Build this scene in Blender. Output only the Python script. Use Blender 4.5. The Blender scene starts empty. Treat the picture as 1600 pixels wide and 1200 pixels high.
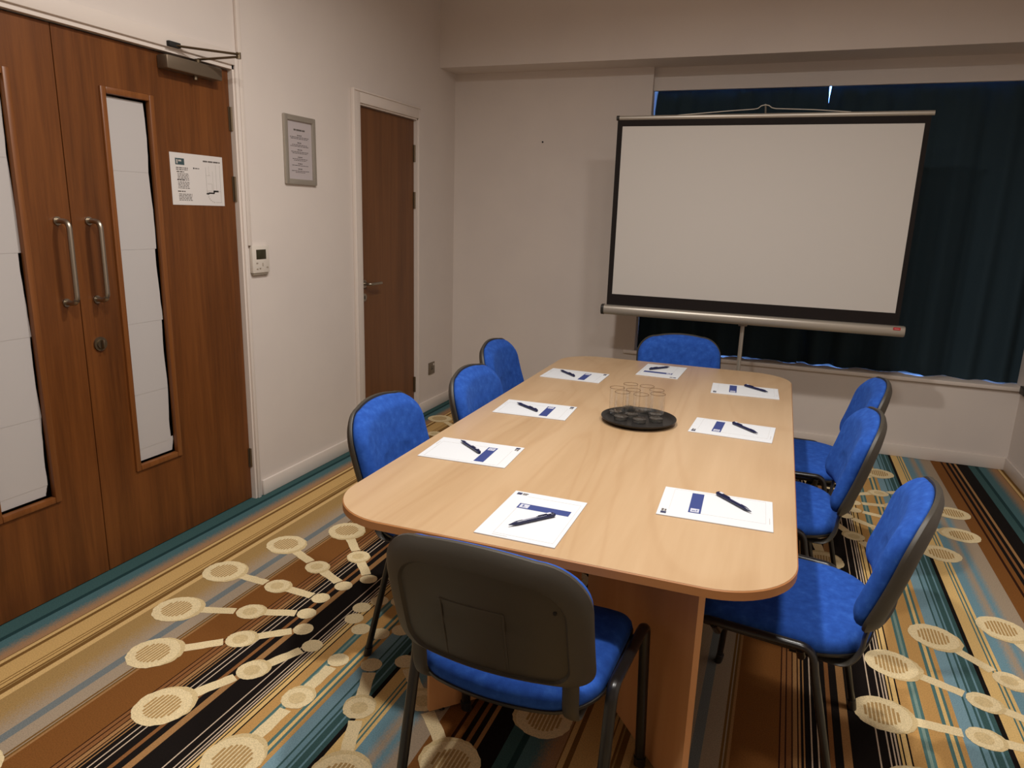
import bpy, bmesh, math, random
from mathutils import Vector, Matrix
PI = math.pi
random.seed(7)
SC = bpy.context.scene
COL = SC.collection

# ------------------------------------------------------------------ materials
def lin(c):
    return tuple((v / 255 / 12.92) if v / 255 <= 0.04045 else ((v / 255 + 0.055) / 1.055) ** 2.4 for v in c) + (1.0,)

def mat(name, rgb, rough=0.5, metal=0.0, spec=0.5, linear=False):
    m = bpy.data.materials.new(name)
    m.use_nodes = True
    b = m.node_tree.nodes['Principled BSDF']
    b.inputs['Base Color'].default_value = (tuple(rgb) + (1.0,)) if linear else lin(rgb)
    b.inputs['Roughness'].default_value = rough
    b.inputs['Metallic'].default_value = metal
    b.inputs['Specular IOR Level'].default_value = spec
    return m

def nodes(m):
    return m.node_tree.nodes, m.node_tree.links, m.node_tree.nodes['Principled BSDF']

def coords(m, scale=(1, 1, 1)):
    n, l, b = nodes(m)
    tc = n.new('ShaderNodeTexCoord')
    mp = n.new('ShaderNodeMapping')
    mp.inputs['Scale'].default_value = scale
    l.new(tc.outputs['Object'], mp.inputs['Vector'])
    return mp.outputs['Vector']

def noise(m, vec, scale, detail=4, rough=0.55, dist=0.0):
    n, l, b = nodes(m)
    t = n.new('ShaderNodeTexNoise')
    t.inputs['Scale'].default_value = scale
    t.inputs['Detail'].default_value = detail
    t.inputs['Roughness'].default_value = rough
    t.inputs['Distortion'].default_value = dist
    l.new(vec, t.inputs['Vector'])
    return t.outputs['Fac']

def ramp(m, fac, stops):
    n, l, b = nodes(m)
    r = n.new('ShaderNodeValToRGB')
    e = r.color_ramp.elements
    while len(e) < len(stops):
        e.new(0.5)
    for el, (p, c) in zip(e, stops):
        el.position = p
        el.color = lin(c)
    l.new(fac, r.inputs['Fac'])
    return r.outputs['Color']

def bump(m, h, strength=0.2, dist=0.001):
    n, l, b = nodes(m)
    bp = n.new('ShaderNodeBump')
    bp.inputs['Strength'].default_value = strength
    bp.inputs['Distance'].default_value = dist
    l.new(h, bp.inputs['Height'])
    l.new(bp.outputs['Normal'], b.inputs['Normal'])

def mixc(m, fac, a, bcol, mode='MIX'):
    n, l, b = nodes(m)
    x = n.new('ShaderNodeMix')
    x.data_type = 'RGBA'
    x.blend_type = mode
    for sock, v in ((x.inputs[0], fac), (x.inputs[6], a), (x.inputs[7], bcol)):
        if hasattr(v, 'is_output'):
            l.new(v, sock)
        else:
            sock.default_value = v
    return x.outputs[2]

def paint(name, rgb, rough=0.7):
    m = mat(name, rgb, rough, spec=0.3)
    n, l, b = nodes(m)
    v = coords(m)
    f = noise(m, v, 3.0, 3)
    dk = tuple(int(c * 0.985) for c in rgb)
    l.new(ramp(m, f, [(0.3, dk), (0.7, rgb)]), b.inputs['Base Color'])
    bump(m, noise(m, v, 160, 3), 0.10, 0.0008)
    return m

def wood(name, dark, mid, light, scale, rough=0.4, spec=0.4, along='z', fine=1.0):
    m = mat(name, mid, rough, spec=spec)
    n, l, b = nodes(m)
    s = {'z': (1, 1, 0.05), 'y': (1, 0.06, 1), 'x': (0.06, 1, 1)}[along]
    v = coords(m, s)
    f1 = noise(m, v, scale, 5, 0.6, 0.6)
    f2 = noise(m, v, scale * 7, 6, 0.65, 0.2)
    c1 = ramp(m, f1, [(0.30, dark), (0.50, mid), (0.72, light)])
    c2 = ramp(m, f2, [(0.35, dark), (0.65, light)])
    l.new(mixc(m, 0.28 * fine, c1, c2), b.inputs['Base Color'])
    bump(m, f2, 0.05, 0.0005)
    return m

M = {}
M['wall'] = paint('wall paint', (217, 206, 197))
M['ceil'] = paint('ceiling paint', (222, 213, 205))
M['gloss'] = mat('white gloss trim', (220, 208, 198), 0.35)
M['door'] = wood('sapele door veneer', (78, 42, 16), (102, 57, 23), (124, 73, 32), 11, 0.38)
M['bead'] = wood('glazing bead wood', (98, 56, 25), (120, 70, 32), (136, 84, 42), 14, 0.35)
M['door2'] = wood('brown door veneer', (92, 56, 28), (110, 68, 35), (124, 79, 43), 13, 0.42, fine=0.7)
M['beech'] = wood('beech laminate', (166, 134, 98), (180, 150, 115), (189, 160, 126), 3.6, 0.32, 0.5, 'y', 0.7)
m = M['beech']
n, l, b = nodes(m)
src = b.inputs['Base Color'].links[0].from_socket
f3 = noise(m, coords(m, (1, 0.14, 1)), 1.7, 3, 0.5, 0.8)
mu = n.new('ShaderNodeMath'); mu.operation = 'MULTIPLY'; mu.inputs[1].default_value = 95.0; l.new(f3, mu.inputs[0])
sn = n.new('ShaderNodeMath'); sn.operation = 'SINE'; l.new(mu.outputs[0], sn.inputs[0])
fig = ramp(m, sn.outputs[0], [(0.0, (255, 255, 255)), (0.55, (252, 248, 244)), (1.0, (236, 226, 216))])
l.new(mixc(m, 0.30, src, fig, 'MULTIPLY'), b.inputs['Base Color'])
M['beechedge'] = wood('shaded beech edging', (160, 106, 60), (170, 115, 68), (178, 124, 76), 5, 0.4, 0.4, 'x', 0.4)  # same beech as the top, edge shade worked into the colour
M['beechleg'] = wood('beech laminate panel', (196, 138, 88), (206, 149, 98), (214, 158, 108), 5, 0.4, 0.4, 'z', 0.4)
M['steel'] = mat('brushed steel', (170, 160, 145), 0.35, 1.0)
M['dsteel'] = mat('dull hinge steel', (120, 105, 85), 0.45, 0.9)
M['closer'] = mat('bronze grey closer body', (120, 105, 88), 0.4, 0.6)
M['alu'] = mat('satin aluminium', (176, 168, 156), 0.34, 0.55)
M['white'] = mat("white plastic", (212, 202, 190), 0.4)
M['lcd'] = mat('dark lcd', (52, 48, 30), 0.3)
M['btn'] = mat('grey buttons', (150, 138, 122), 0.5)
M['sheet'] = mat('thin white door paper', (182, 176, 173), 0.8, spec=0.2)
M['paper'] = mat('matt white paper', (208, 201, 196), 0.8, spec=0.2)
M['padpaper'] = mat('bright white notepad paper', (203, 205, 208), 0.7, spec=0.2)
M['ink'] = mat('grey ink', (95, 88, 84), 0.8)
M['inkl'] = mat('pale grey ink', (176, 168, 162), 0.8)
M['inkblack'] = mat('black ink', (30, 26, 24), 0.8)
M['logo'] = mat('teal logo ink', (52, 72, 76), 0.7)
M['navy'] = mat('navy print', (42, 58, 118), 0.6)
M['navyd'] = mat('dark navy logo print', (44, 48, 78), 0.6)
M['pen'] = mat('navy pen plastic', (20, 25, 62), 0.25)
M['penw'] = mat('pale pen print', (190, 192, 205), 0.4)
M['red'] = mat('red label', (178, 30, 36), 0.5)
M['pink'] = mat('pale label print', (225, 150, 150), 0.5)
M['blackpl'] = mat('black plastic', (40, 37, 34), 0.42)
M['screenblk'] = mat('matt black screen border', (30, 24, 22), 0.75, spec=0.2)
M['screenwht'] = mat('matt white screen fabric', (199, 193, 186), 0.9, spec=0.1)
M['frameblk'] = mat('black enamelled tube', (28, 26, 25), 0.28)
M['tray'] = mat('black rubber tray', (27, 25, 24), 0.38)
M['print'] = mat('frame print paper', (182, 172, 172), 0.5)
M['socket'] = mat('brushed socket plate', (128, 116, 100), 0.4, 0.7)
M['dark'] = mat('dark recess', (25, 22, 20), 0.8)
M['upvc'] = mat('white window frame', (220, 220, 220), 0.4)
M['jamb'] = M['gloss']

# blue chair fabric
m = mat('royal blue wool fabric', (22, 76, 190), 0.92, spec=0.15)
n, l, b = nodes(m)
v = coords(m)
f = noise(m, v, 38, 5, 0.6)
l.new(ramp(m, f, [(0.28, (30, 66, 142)), (0.55, (38, 79, 161)), (0.75, (50, 94, 176))]), b.inputs['Base Color'])
b.inputs['Sheen Weight'].default_value = 0.15
b.inputs['Sheen Tint'].default_value = lin((90, 140, 235))
bump(m, noise(m, v, 420, 3), 0.35, 0.001)
M['fabric'] = m

# dark plastic chair shell with a fine grain
m = mat('moulded grey black shell', (58, 53, 45), 0.5)
bump(m, noise(m, coords(m), 500, 2), 0.15, 0.0005)
M['shell'] = m

# curtain
m = mat('dark navy teal curtain', (42, 56, 64), 0.9, spec=0.1)
bump(m, noise(m, coords(m), 300, 2), 0.2, 0.001)
M['curtain'] = m

# glass
def glassmat(name, rough=0.0):
    m = bpy.data.materials.new(name)
    m.use_nodes = True
    nt = m.node_tree
    b = nt.nodes['Principled BSDF']
    nt.nodes.remove(b)
    out = nt.nodes['Material Output']
    g = nt.nodes.new('ShaderNodeBsdfGlossy'); g.inputs['Roughness'].default_value = rough + 0.02
    t = nt.nodes.new('ShaderNodeBsdfTransparent'); t.inputs['Color'].default_value = (0.93, 0.95, 0.95, 1)
    fr = nt.nodes.new('ShaderNodeFresnel'); fr.inputs['IOR'].default_value = 1.5
    mx = nt.nodes.new('ShaderNodeMixShader')
    nt.links.new(fr.outputs[0], mx.inputs[0])
    nt.links.new(t.outputs[0], mx.inputs[1]); nt.links.new(g.outputs[0], mx.inputs[2])
    nt.links.new(mx.outputs[0], out.inputs['Surface'])
    return m
M['pane'] = glassmat('window glass')
def thinglass(name, tint, g0, g1):
    m = bpy.data.materials.new(name); m.use_nodes = True
    nt = m.node_tree; nt.nodes.remove(nt.nodes['Principled BSDF'])
    g = nt.nodes.new('ShaderNodeBsdfGlossy'); g.inputs['Roughness'].default_value = 0.03
    t = nt.nodes.new('ShaderNodeBsdfTransparent'); t.inputs['Color'].default_value = tint
    lw = nt.nodes.new('ShaderNodeLayerWeight'); lw.inputs['Blend'].default_value = 0.5
    pw = nt.nodes.new('ShaderNodeMath'); pw.operation = 'POWER'; pw.inputs[1].default_value = 4.0
    mr_ = nt.nodes.new('ShaderNodeMapRange'); mr_.inputs['To Min'].default_value = g0; mr_.inputs['To Max'].default_value = g1
    mx = nt.nodes.new('ShaderNodeMixShader')
    nt.links.new(lw.outputs['Facing'], pw.inputs[0]); nt.links.new(pw.outputs[0], mr_.inputs['Value']); nt.links.new(mr_.outputs['Result'], mx.inputs[0])
    nt.links.new(t.outputs[0], mx.inputs[1]); nt.links.new(g.outputs[0], mx.inputs[2])
    nt.links.new(mx.outputs[0], nt.nodes['Material Output'].inputs['Surface'])
    return m
M['thin'] = thinglass('thin tumbler glass', (0.965, 0.965, 0.96, 1), 0.05, 0.75)
M['rim'] = thinglass('refraction tinted rim glass', (0.62, 0.55, 0.48, 1), 0.06, 0.3)  # brown tint stands in for refraction at the rim
M['thick'] = thinglass('thick tumbler base glass', (0.72, 0.73, 0.72, 1), 0.30, 0.85)
m = mat('clear drinking glass', (250, 250, 250), 0.0)
n, l, b = nodes(m)
b.inputs['Transmission Weight'].default_value = 1.0
b.inputs['IOR'].default_value = 1.48
M['tumbler'] = m

# carpet: two colours per face and a mix factor, dithered by a streaky noise
m = mat('axminster carpet', (120, 90, 60), 0.95, spec=0.08)
n, l, b = nodes(m)
aA = n.new('ShaderNodeAttribute'); aA.attribute_name = 'col_a'
aB = n.new('ShaderNodeAttribute'); aB.attribute_name = 'col_b'
aT = n.new('ShaderNodeAttribute'); aT.attribute_name = 'mixfac'
v = coords(m, (1, 0.30, 1))
nz = noise(m, v, 230, 4, 0.8)
ad = n.new('ShaderNodeMath'); ad.operation = 'SUBTRACT'
l.new(aT.outputs['Fac'], ad.inputs[0]); l.new(nz, ad.inputs[1])
mr = n.new('ShaderNodeMapRange')
mr.inputs['From Min'].default_value = -0.22; mr.inputs['From Max'].default_value = 0.22
l.new(ad.outputs[0], mr.inputs['Value'])
base = mixc(m, mr.outputs['Result'], aA.outputs['Color'], aB.outputs['Color'])
g = noise(m, coords(m), 260, 3, 0.7)
gr = ramp(m, g, [(0.25, (205, 205, 205)), (0.6, (255, 255, 255))])
l.new(mixc(m, 1.0, base, gr, 'MULTIPLY'), b.inputs['Base Color'])
bump(m, g, 0.5, 0.003)
M['carpet'] = m

# ------------------------------------------------------------------ geometry helpers
def newbm():
    return bmesh.new()

def box(bm, x0, x1, y0, y1, z0, z1, bev=0.0, seg=2):
    vs = [bm.verts.new(p) for p in ((x0, y0, z0), (x1, y0, z0), (x1, y1, z0), (x0, y1, z0),
                                    (x0, y0, z1), (x1, y0, z1), (x1, y1, z1), (x0, y1, z1))]
    fs = [bm.faces.new([vs[i] for i in f]) for f in ((0, 3, 2, 1), (4, 5, 6, 7), (0, 1, 5, 4), (1, 2, 6, 5), (2, 3, 7, 6), (3, 0, 4, 7))]
    if bev > 0:
        es = set(e for f in fs for e in f.edges)
        bmesh.ops.bevel(bm, geom=list(es), offset=bev, segments=seg, profile=0.5, affect='EDGES')
    return vs

def tube(bm, path, ra, rb=None, side=None, n=12, cap=True):
    rb = rb or ra
    P = [Vector(p) for p in path]
    rings = []
    for i, p in enumerate(P):
        t = (P[min(i + 1, len(P) - 1)] - P[max(i - 1, 0)]).normalized()
        s = Vector(side) if side else (Vector((0, 0, 1)) if abs(t.z) < 0.9 else Vector((1, 0, 0)))
        s = (s - t * s.dot(t)).normalized()
        w = t.cross(s).normalized()
        rings.append([bm.verts.new(p + s * ra * math.cos(2 * PI * k / n) + w * rb * math.sin(2 * PI * k / n)) for k in range(n)])
    for a, c in zip(rings, rings[1:]):
        for k in range(n):
            bm.faces.new((a[k], a[(k + 1) % n], c[(k + 1) % n], c[k]))
    if cap:
        bm.faces.new(rings[0][::-1]); bm.faces.new(rings[-1])

def fillet(pts, r, k=6):
    pts = [Vector(p) for p in pts]
    out = [pts[0]]
    for a, p, c in zip(pts, pts[1:], pts[2:]):
        d1 = (a - p).normalized(); d2 = (c - p).normalized()
        rr = min(r, (a - p).length * 0.49, (c - p).length * 0.49)
        s, e = p + d1 * rr, p + d2 * rr
        for i in range(k + 1):
            t = i / k
            out.append((1 - t) ** 2 * s + 2 * t * (1 - t) * p + t * t * e)
    out.append(pts[-1])
    return out

def lathe(bm, prof, cx=0, cy=0, n=32, closed=False):
    rings = []
    for r, z in prof:
        if r < 1e-6:
            rings.append([bm.verts.new((cx, cy, z))])
        else:
            rings.append([bm.verts.new((cx + r * math.cos(2 * PI * k / n), cy + r * math.sin(2 * PI * k / n), z)) for k in range(n)])
    for a, c in zip(rings, rings[1:]):
        for k in range(n):
            q = [a[k % len(a)], a[(k + 1) % len(a)], c[(k + 1) % len(c)], c[k % len(c)]]
            u = []
            for x in q:
                if x not in u:
                    u.append(x)
            if len(u) > 2:
                bm.faces.new(u)

def rings_mesh(bm, rings, cap0=True, cap1=True):
    R = [[bm.verts.new(p) for p in r] for r in rings]
    n = len(R[0])
    for a, c in zip(R, R[1:]):
        for k in range(n):
            bm.faces.new((a[k], a[(k + 1) % n], c[(k + 1) % n], c[k]))
    for r, f in ((R[0], cap0), (R[-1], cap1)):
        if f:
            c = bm.verts.new(sum((x.co for x in r), Vector()) / n)
            for k in range(n):
                bm.faces.new((r[k], r[(k + 1) % n], c))

def prism(bm, poly, z0, z1):
    a = [bm.verts.new((p[0], p[1], z0)) for p in poly]
    c = [bm.verts.new((p[0], p[1], z1)) for p in poly]
    n = len(poly)
    bm.faces.new(a[::-1]); bm.faces.new(c)
    for k in range(n):
        bm.faces.new((a[k], a[(k + 1) % n], c[(k + 1) % n], c[k]))

def rrect(x0, x1, y0, y1, r, k=8):
    out = []
    for cx, cy, a in ((x1 - r, y1 - r, 0), (x0 + r, y1 - r, PI / 2), (x0 + r, y0 + r, PI), (x1 - r, y0 + r, 1.5 * PI)):
        for i in range(k + 1):
            t = a + PI / 2 * i / k
            out.append((cx + r * math.cos(t), cy + r * math.sin(t)))
    return out

def obj(name, bm, material, parent=None, smooth=True, angle=35):
    bmesh.ops.recalc_face_normals(bm, faces=bm.faces[:])
    me = bpy.data.meshes.new(name)
    bm.to_mesh(me); bm.free()
    me.materials.append(material)
    if smooth:
        for p in me.polygons:
            p.use_smooth = True
        me.set_sharp_from_angle(angle=math.radians(angle))
    o = bpy.data.objects.new(name, me)
    COL.objects.link(o)
    if parent:
        o.parent = parent
    return o

def objm(name, pairs, parent=None):
    """one mesh whose surface print keeps its own materials"""
    me = bpy.data.meshes.new(name)
    V_, F_, MI = [], [], []
    for k_, (b_, mt) in enumerate(pairs):
        me.materials.append(mt)
        b_.verts.index_update(); o_ = len(V_)
        V_ += [v_.co[:] for v_ in b_.verts]
        for f_ in b_.faces:
            F_.append([o_ + v_.index for v_ in f_.verts]); MI.append(k_)
        b_.free()
    me.from_pydata(V_, [], F_)
    me.polygons.foreach_set('material_index', MI)
    o = bpy.data.objects.new(name, me); COL.objects.link(o)
    if parent: o.parent = parent
    return o

def tag(o, label=None, cat=None, group=None, kind=None):
    if label: o['label'] = label
    if cat: o['category'] = cat
    if group: o['group'] = group
    if kind: o['kind'] = kind
    return o

def thing(name, label, cat, loc=(0, 0, 0), rz=0, group=None):
    o = bpy.data.objects.new(name, None)
    COL.objects.link(o)
    o.empty_display_size = 0.1
    o.location = loc; o.rotation_euler = (0, 0, rz)
    return tag(o, label, cat, group)

def struct(name, bm, material, parent=None, smooth=False):
    o = obj(name, bm, material, parent, smooth)
    if not parent: o['kind'] = 'structure'
    return o

def sempty(name, loc=(0, 0, 0)):
    o = bpy.data.objects.new(name, None)
    COL.objects.link(o); o.location = loc; o['kind'] = 'structure'
    return o

def dup(root, loc, rz, label):
    r = root.copy(); COL.objects.link(r); r.location = loc; r.rotation_euler = (0, 0, rz)
    r['label'] = label
    for ch in list(root.children):
        c = ch.copy(); COL.objects.link(c); c.parent = r
        for g in list(ch.children):
            d = g.copy(); COL.objects.link(d); d.parent = c
    return r

def bxo(name, dims, material, parent=None, bev=0.0):
    bm = newbm(); box(bm, *dims, bev=bev)
    return obj(name, bm, material, parent, smooth=bev > 0)

# ------------------------------------------------------------------ camera (solved from the photograph)
CX, CZ = 2.40745, 1.46116
YAW, PITCH, ROLL, FPX = 0.359446, -0.235542, 0.031801, 1111.94
f = Vector((-math.sin(YAW) * math.cos(PITCH), math.cos(YAW) * math.cos(PITCH), math.sin(PITCH)))
r = Vector((math.cos(YAW), math.sin(YAW), 0)); u = r.cross(f)
r2 = math.cos(ROLL) * r + math.sin(ROLL) * u
u2 = -math.sin(ROLL) * r + math.cos(ROLL) * u
cd = bpy.data.cameras.new('camera'); cam = bpy.data.objects.new('camera', cd); COL.objects.link(cam)
cam.matrix_world = Matrix(((r2.x, u2.x, -f.x, CX), (r2.y, u2.y, -f.y, 0.0), (r2.z, u2.z, -f.z, CZ), (0, 0, 0, 1)))
cd.sensor_width = 36.0; cd.lens = 36.0 * FPX / 1600.0
cd.clip_start = 0.02
SC.camera = cam

# ------------------------------------------------------------------ room shell
D = 5.032          # back wall
XW = 3.818         # right wall
YN = -2.2          # wall behind the viewer
HC = 2.95          # ceiling
ZS = 2.428         # underside of the soffit
SP = 0.247
RX = 1.447         # left edge of the window recess
HD = 2.04
DR = -0.02         # door face behind wall face
XO = -0.30

# left wall with two door openings
YA0, YA1, YA2 = 1.050, 1.888, 2.724   # double door: left leaf, meeting, right edge
YD, YC = 3.758, 4.441                 # single door
bm = newbm()
box(bm, XO, 0, YN, YA0 - 0.03, 0, HC)
box(bm, XO, 0, YA0 - 0.03, YA2 + 0.012, HD + 0.022, HC)
box(bm, XO, 0, YA2 + 0.012, YD - 0.012, 0, HC)
box(bm, XO, 0, YD - 0.012, YC + 0.012, HD + 0.012, HC)
box(bm, XO, 0, YC + 0.012, D + 0.3, 0, HC)
struct('wall_left', bm, M['wall'])
bm = newbm()
box(bm, 0, RX, D, D + 0.3, 0, HC)
box(bm, RX, XW, D, D + 0.3, 0, 0.505)
box(bm, RX, XW, D + 0.045, D + 0.070, 2.285, HC)
box(bm, RX, XW, D + 0.070, D + 0.3, 2.42, HC)
struct('wall_back', bm, M['wall'])
bm = newbm(); box(bm, XW, XW + 0.2, YN, D + 0.3, 0, HC); struct('wall_right', bm, M['wall'])
bm = newbm(); box(bm, XO, XW + 0.2, YN - 0.2, YN, 0, HC); struct('wall_front', bm, M['wall'])
bm = newbm(); box(bm, XO, XW + 0.2, YN - 0.2, D + 0.3, HC, HC + 0.15); struct('ceiling', bm, M['ceil'])
bm = newbm(); box(bm, 0.0, XW, D - SP, D + 0.045, ZS, HC); struct('trim_1', bm, M['wall'])   # boxed soffit over the window wall

# skirting
def skirt(name, segs):
    bm = newbm()
    for x0, x1, y0, y1 in segs:
        box(bm, x0, x1, y0, y1, 0, 0.082, 0.005, 2)
    struct(name, bm, M['gloss'], smooth=True)
skirt('baseboard_left', [(0, 0.015, YN, YA0 - 0.09), (0, 0.015, 2.776, 3.675), (0, 0.015, 4.462, D - 0.015)])
skirt('baseboard_back', [(0, XW, D - 0.015, D)])
skirt('baseboard_right', [(XW - 0.015, XW, YN, D - 0.015)])

# architraves and linings of the doors
bm = newbm()
box(bm, 0, 0.015, YA2 + 0.012, 2.757, 0, 2.12, 0.003)
box(bm, 0, 0.015, YA0 - 0.085, YA0 - 0.02, 0, 2.12, 0.003)
box(bm, 0, 0.015, YA0 - 0.02, YA2 + 0.012, 2.062, 2.12, 0.003)
box(bm, -0.12, 0.004, YA2 + 0.002, YA2 + 0.013, 0, 2.062)
box(bm, -0.12, 0.004, YA0 - 0.03, YA0 - 0.004, 0, 2.062)
box(bm, -0.12, 0.004, YA0 - 0.03, YA2 + 0.013, 2.045, 2.062)
struct('trim_2', bm, M['gloss'], smooth=True)
bm = newbm()
box(bm, 0, 0.015, 3.676, YD - 0.012, 0, 2.115, 0.003)
box(bm, 0, 0.015, YC + 0.012, 4.460, 0, 2.115, 0.003)
box(bm, 0, 0.015, YD - 0.012, YC + 0.012, 2.052, 2.115, 0.003)
box(bm, 0, 0.026, 3.664, 3.676, 0, 2.122, 0.003)
box(bm, 0, 0.022, 3.676, 4.466, 2.112, 2.122, 0.003)
box(bm, -0.12, 0.004, YD - 0.013, YD - 0.003, 0, 2.052)
box(bm, -0.12, 0.004, YC + 0.003, YC + 0.013, 0, 2.052)
box(bm, -0.12, 0.004, YD - 0.013, YC + 0.013, 2.043, 2.053)
struct('trim_3', bm, M['gloss'], smooth=True)
# dark voids behind door edges
# ------------------------------------------------------------------ carpet floor
TEALD = (62, 92, 92); TEALX = (36, 62, 64); BLUE = (112, 146, 158); TAN = (164, 126, 92); CREAMG = (214, 178, 120)
BRN = (122, 88, 46); GOLD = (204, 166, 106); OLIVE = (166, 134, 84); GREY = (166, 148, 126); RUST = (128, 82, 40)
DRED = (52, 26, 14); RUSTL = (138, 92, 54); TANL = (164, 122, 78); BLK = (26, 21, 19); WHT = (206, 184, 160)
GOLDR = (196, 152, 92); TEAL = (82, 116, 114); LTEAL = (128, 150, 140); GOLDP = (222, 186, 122); BLUEL = (124, 156, 168); CREAM = (240, 214, 160)
S = [(0.0, 0.050, TEALD), (0.050, 0.069, TEALX), (0.069, 0.100, (78, 110, 114)), (0.100, 0.156, (78, 110, 114), TAN), (0.156, 0.171, TAN),
     (0.171, 0.175, BRN), (0.175, 0.190, CREAMG), (0.190, 0.205, BRN), (0.205, 0.276, GOLD), (0.276, 0.280, BRN), (0.280, 0.289, GOLD),
     (0.289, 0.293, BRN), (0.293, 0.307, GOLD), (0.307, 0.314, BRN), (0.314, 0.319, OLIVE), (0.319, 0.336, BRN), (0.336, 0.358, CREAMG),
     (0.358, 0.410, OLIVE), (0.410, 0.505, OLIVE, GREY), (0.505, 0.535, (118, 124, 124)), (0.535, 0.585, GREY), (0.585, 0.592, BRN), (0.592, 0.596, GREY),
     (0.596, 0.603, BRN), (0.603, 0.611, TANL), (0.611, 0.739, RUST), (0.739, 0.743, DRED), (0.743, 0.755, RUSTL), (0.755, 0.759, DRED),
     (0.759, 0.773, RUSTL), (0.773, 0.777, DRED), (0.777, 0.789, TANL), (0.789, 0.793, DRED), (0.793, 0.799, TANL), (0.799, 0.806, BLK),
     (0.806, 0.810, TANL), (0.810, 0.826, BLK), (0.826, 0.830, WHT), (0.830, 0.844, BLK), (0.844, 0.848, WHT), (0.848, 0.875, BLK),
     (0.875, 0.888, RUSTL), (0.888, 0.911, BLK), (0.911, 0.934, TANL), (0.934, 1.006, BLK), (1.006, 1.010, WHT), (1.010, 1.033, BLK),
     (1.033, 1.037, WHT), (1.037, 1.046, BLK), (1.046, 1.050, WHT), (1.050, 1.055, BLK), (1.055, 1.060, WHT), (1.060, 1.0645, BLK),
     (1.0645, 1.071, GOLDP), (1.071, 1.075, BLK), (1.075, 1.089, GOLDP), (1.089, 1.094, BLK), (1.094, 1.128, GOLDR), (1.128, 1.137, TEAL),
     (1.137, 1.146, LTEAL), (1.146, 1.155, TEAL), (1.155, 1.200, GOLDR), (1.200, 1.211, TEAL), (1.211, 1.222, GOLDP), (1.222, 1.231, TEAL),
     (1.231, 1.246, GOLDR), (1.246, 1.282, BLUEL, BLUEL), (1.282, 1.288, TEALD), (1.288, 1.304, BLUE), (1.304, 1.311, TEALD), (1.311, 1.317, BLUE),
     (1.317, 1.337, TEALD), (1.337, 1.343, BLUE), (1.343, 1.358, TEALD), (1.358, 1.373, BLK), (1.373, 1.411, GOLDP), (1.411, 1.416, TEAL),
     (1.416, 1.424, GOLDP), (1.424, 1.430, TEAL), (1.430, 1.441, GOLDP), (1.441, 1.466, BLUE), (1.466, 1.500, BLUE, GREY), (1.500, 1.522, GREY, BLUE), (1.522, 1.556, BLUE, GREY),
     (1.556, 1.603, GREY), (1.603, 1.660, RUST), (1.660, 1.671, DRED), (1.671, 1.690, RUST), (1.690, 1.706, BLK), (1.706, 1.718, RUSTL),
     (1.718, 1.735, BLK), (1.735, 1.748, TANL), (1.748, 1.8, BLK)]
fme = bpy.data.meshes.new('floor')
FV, FF, FA, FB, FT = [], [], [], [], []
def fface(pts, a, b=None, ts=None):
    i = len(FV); FV.extend(pts); FF.append(list(range(i, i + len(pts))))
    FA.append(lin(a)); FB.append(lin(b or a)); FT.append(ts or [0.0] * len(pts))
Y0F, Y1F = YN - 0.1, D + 0.1
fface([(XO, Y0F, 0), (0.0, Y0F, 0), (0.0, Y1F, 0), (XO, Y1F, 0)], TEALD)
k = 0
while k * 1.8 < XW:
    off = 1.8 * k
    for s in S:
        x0, x1 = s[0] + off, min(s[1] + off, XW + 0.01)
        if k and s[0] == 0.0:
            fface([(off, Y0F, 0), (off + 0.012, Y0F, 0), (off + 0.012, Y1F, 0), (off, Y1F, 0)], BLK)
            x0 += 0.012
        if x0 >= XW: break
        if len(s) > 3:
            fface([(x0, Y0F, 0), (x1, Y0F, 0), (x1, Y1F, 0), (x0, Y1F, 0)], s[2], s[3], [0.22, 0.78, 0.78, 0.22])
        else:
            fface([(x0, Y0F, 0), (x1, Y0F, 0), (x1, Y1F, 0), (x0, Y1F, 0)], s[2])
    k += 1
# starburst motif woven into the carpet
rnd = random.Random(3)
def disc(x, y, r, z, c, n=44, jag=0.025, sq=1.0, ang=0.0):
    pts = []
    for i in range(n):
        a = 2 * PI * i / n
        rr = r * (1 + rnd.uniform(-jag, jag))
        px, py = rr * math.cos(a), rr * sq * math.sin(a)
        pts.append((x + px * math.cos(ang) - py * math.sin(ang), y + px * math.sin(ang) + py * math.cos(ang), z))
    fface(pts, c)
def rod(p, q, w, z, c):
    d = Vector(q) - Vector(p); L = d.length; d.normalize(); nn = Vector((-d.y, d.x))
    m_ = max(2, int(L / 0.02)); lft, rgt = [], []
    for i in range(m_ + 1):
        c0 = Vector(p) + d * L * i / m_
        a = w * (1 + rnd.uniform(-0.09, 0.09)); e = w * (1 + rnd.uniform(-0.09, 0.09))
        lft.append((c0.x + nn.x * a, c0.y + nn.y * a, z)); rgt.append((c0.x - nn.x * e, c0.y - nn.y * e, z))
    for i in range(m_):
        fface([rgt[i], rgt[i + 1], lft[i + 1], lft[i]], c)
CR1, CR2, CR3 = (234, 213, 168), (217, 193, 145), (184, 150, 98)
def inb(x, y, m_=0.0): return 0.0 - m_ < x < XW + m_
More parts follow.
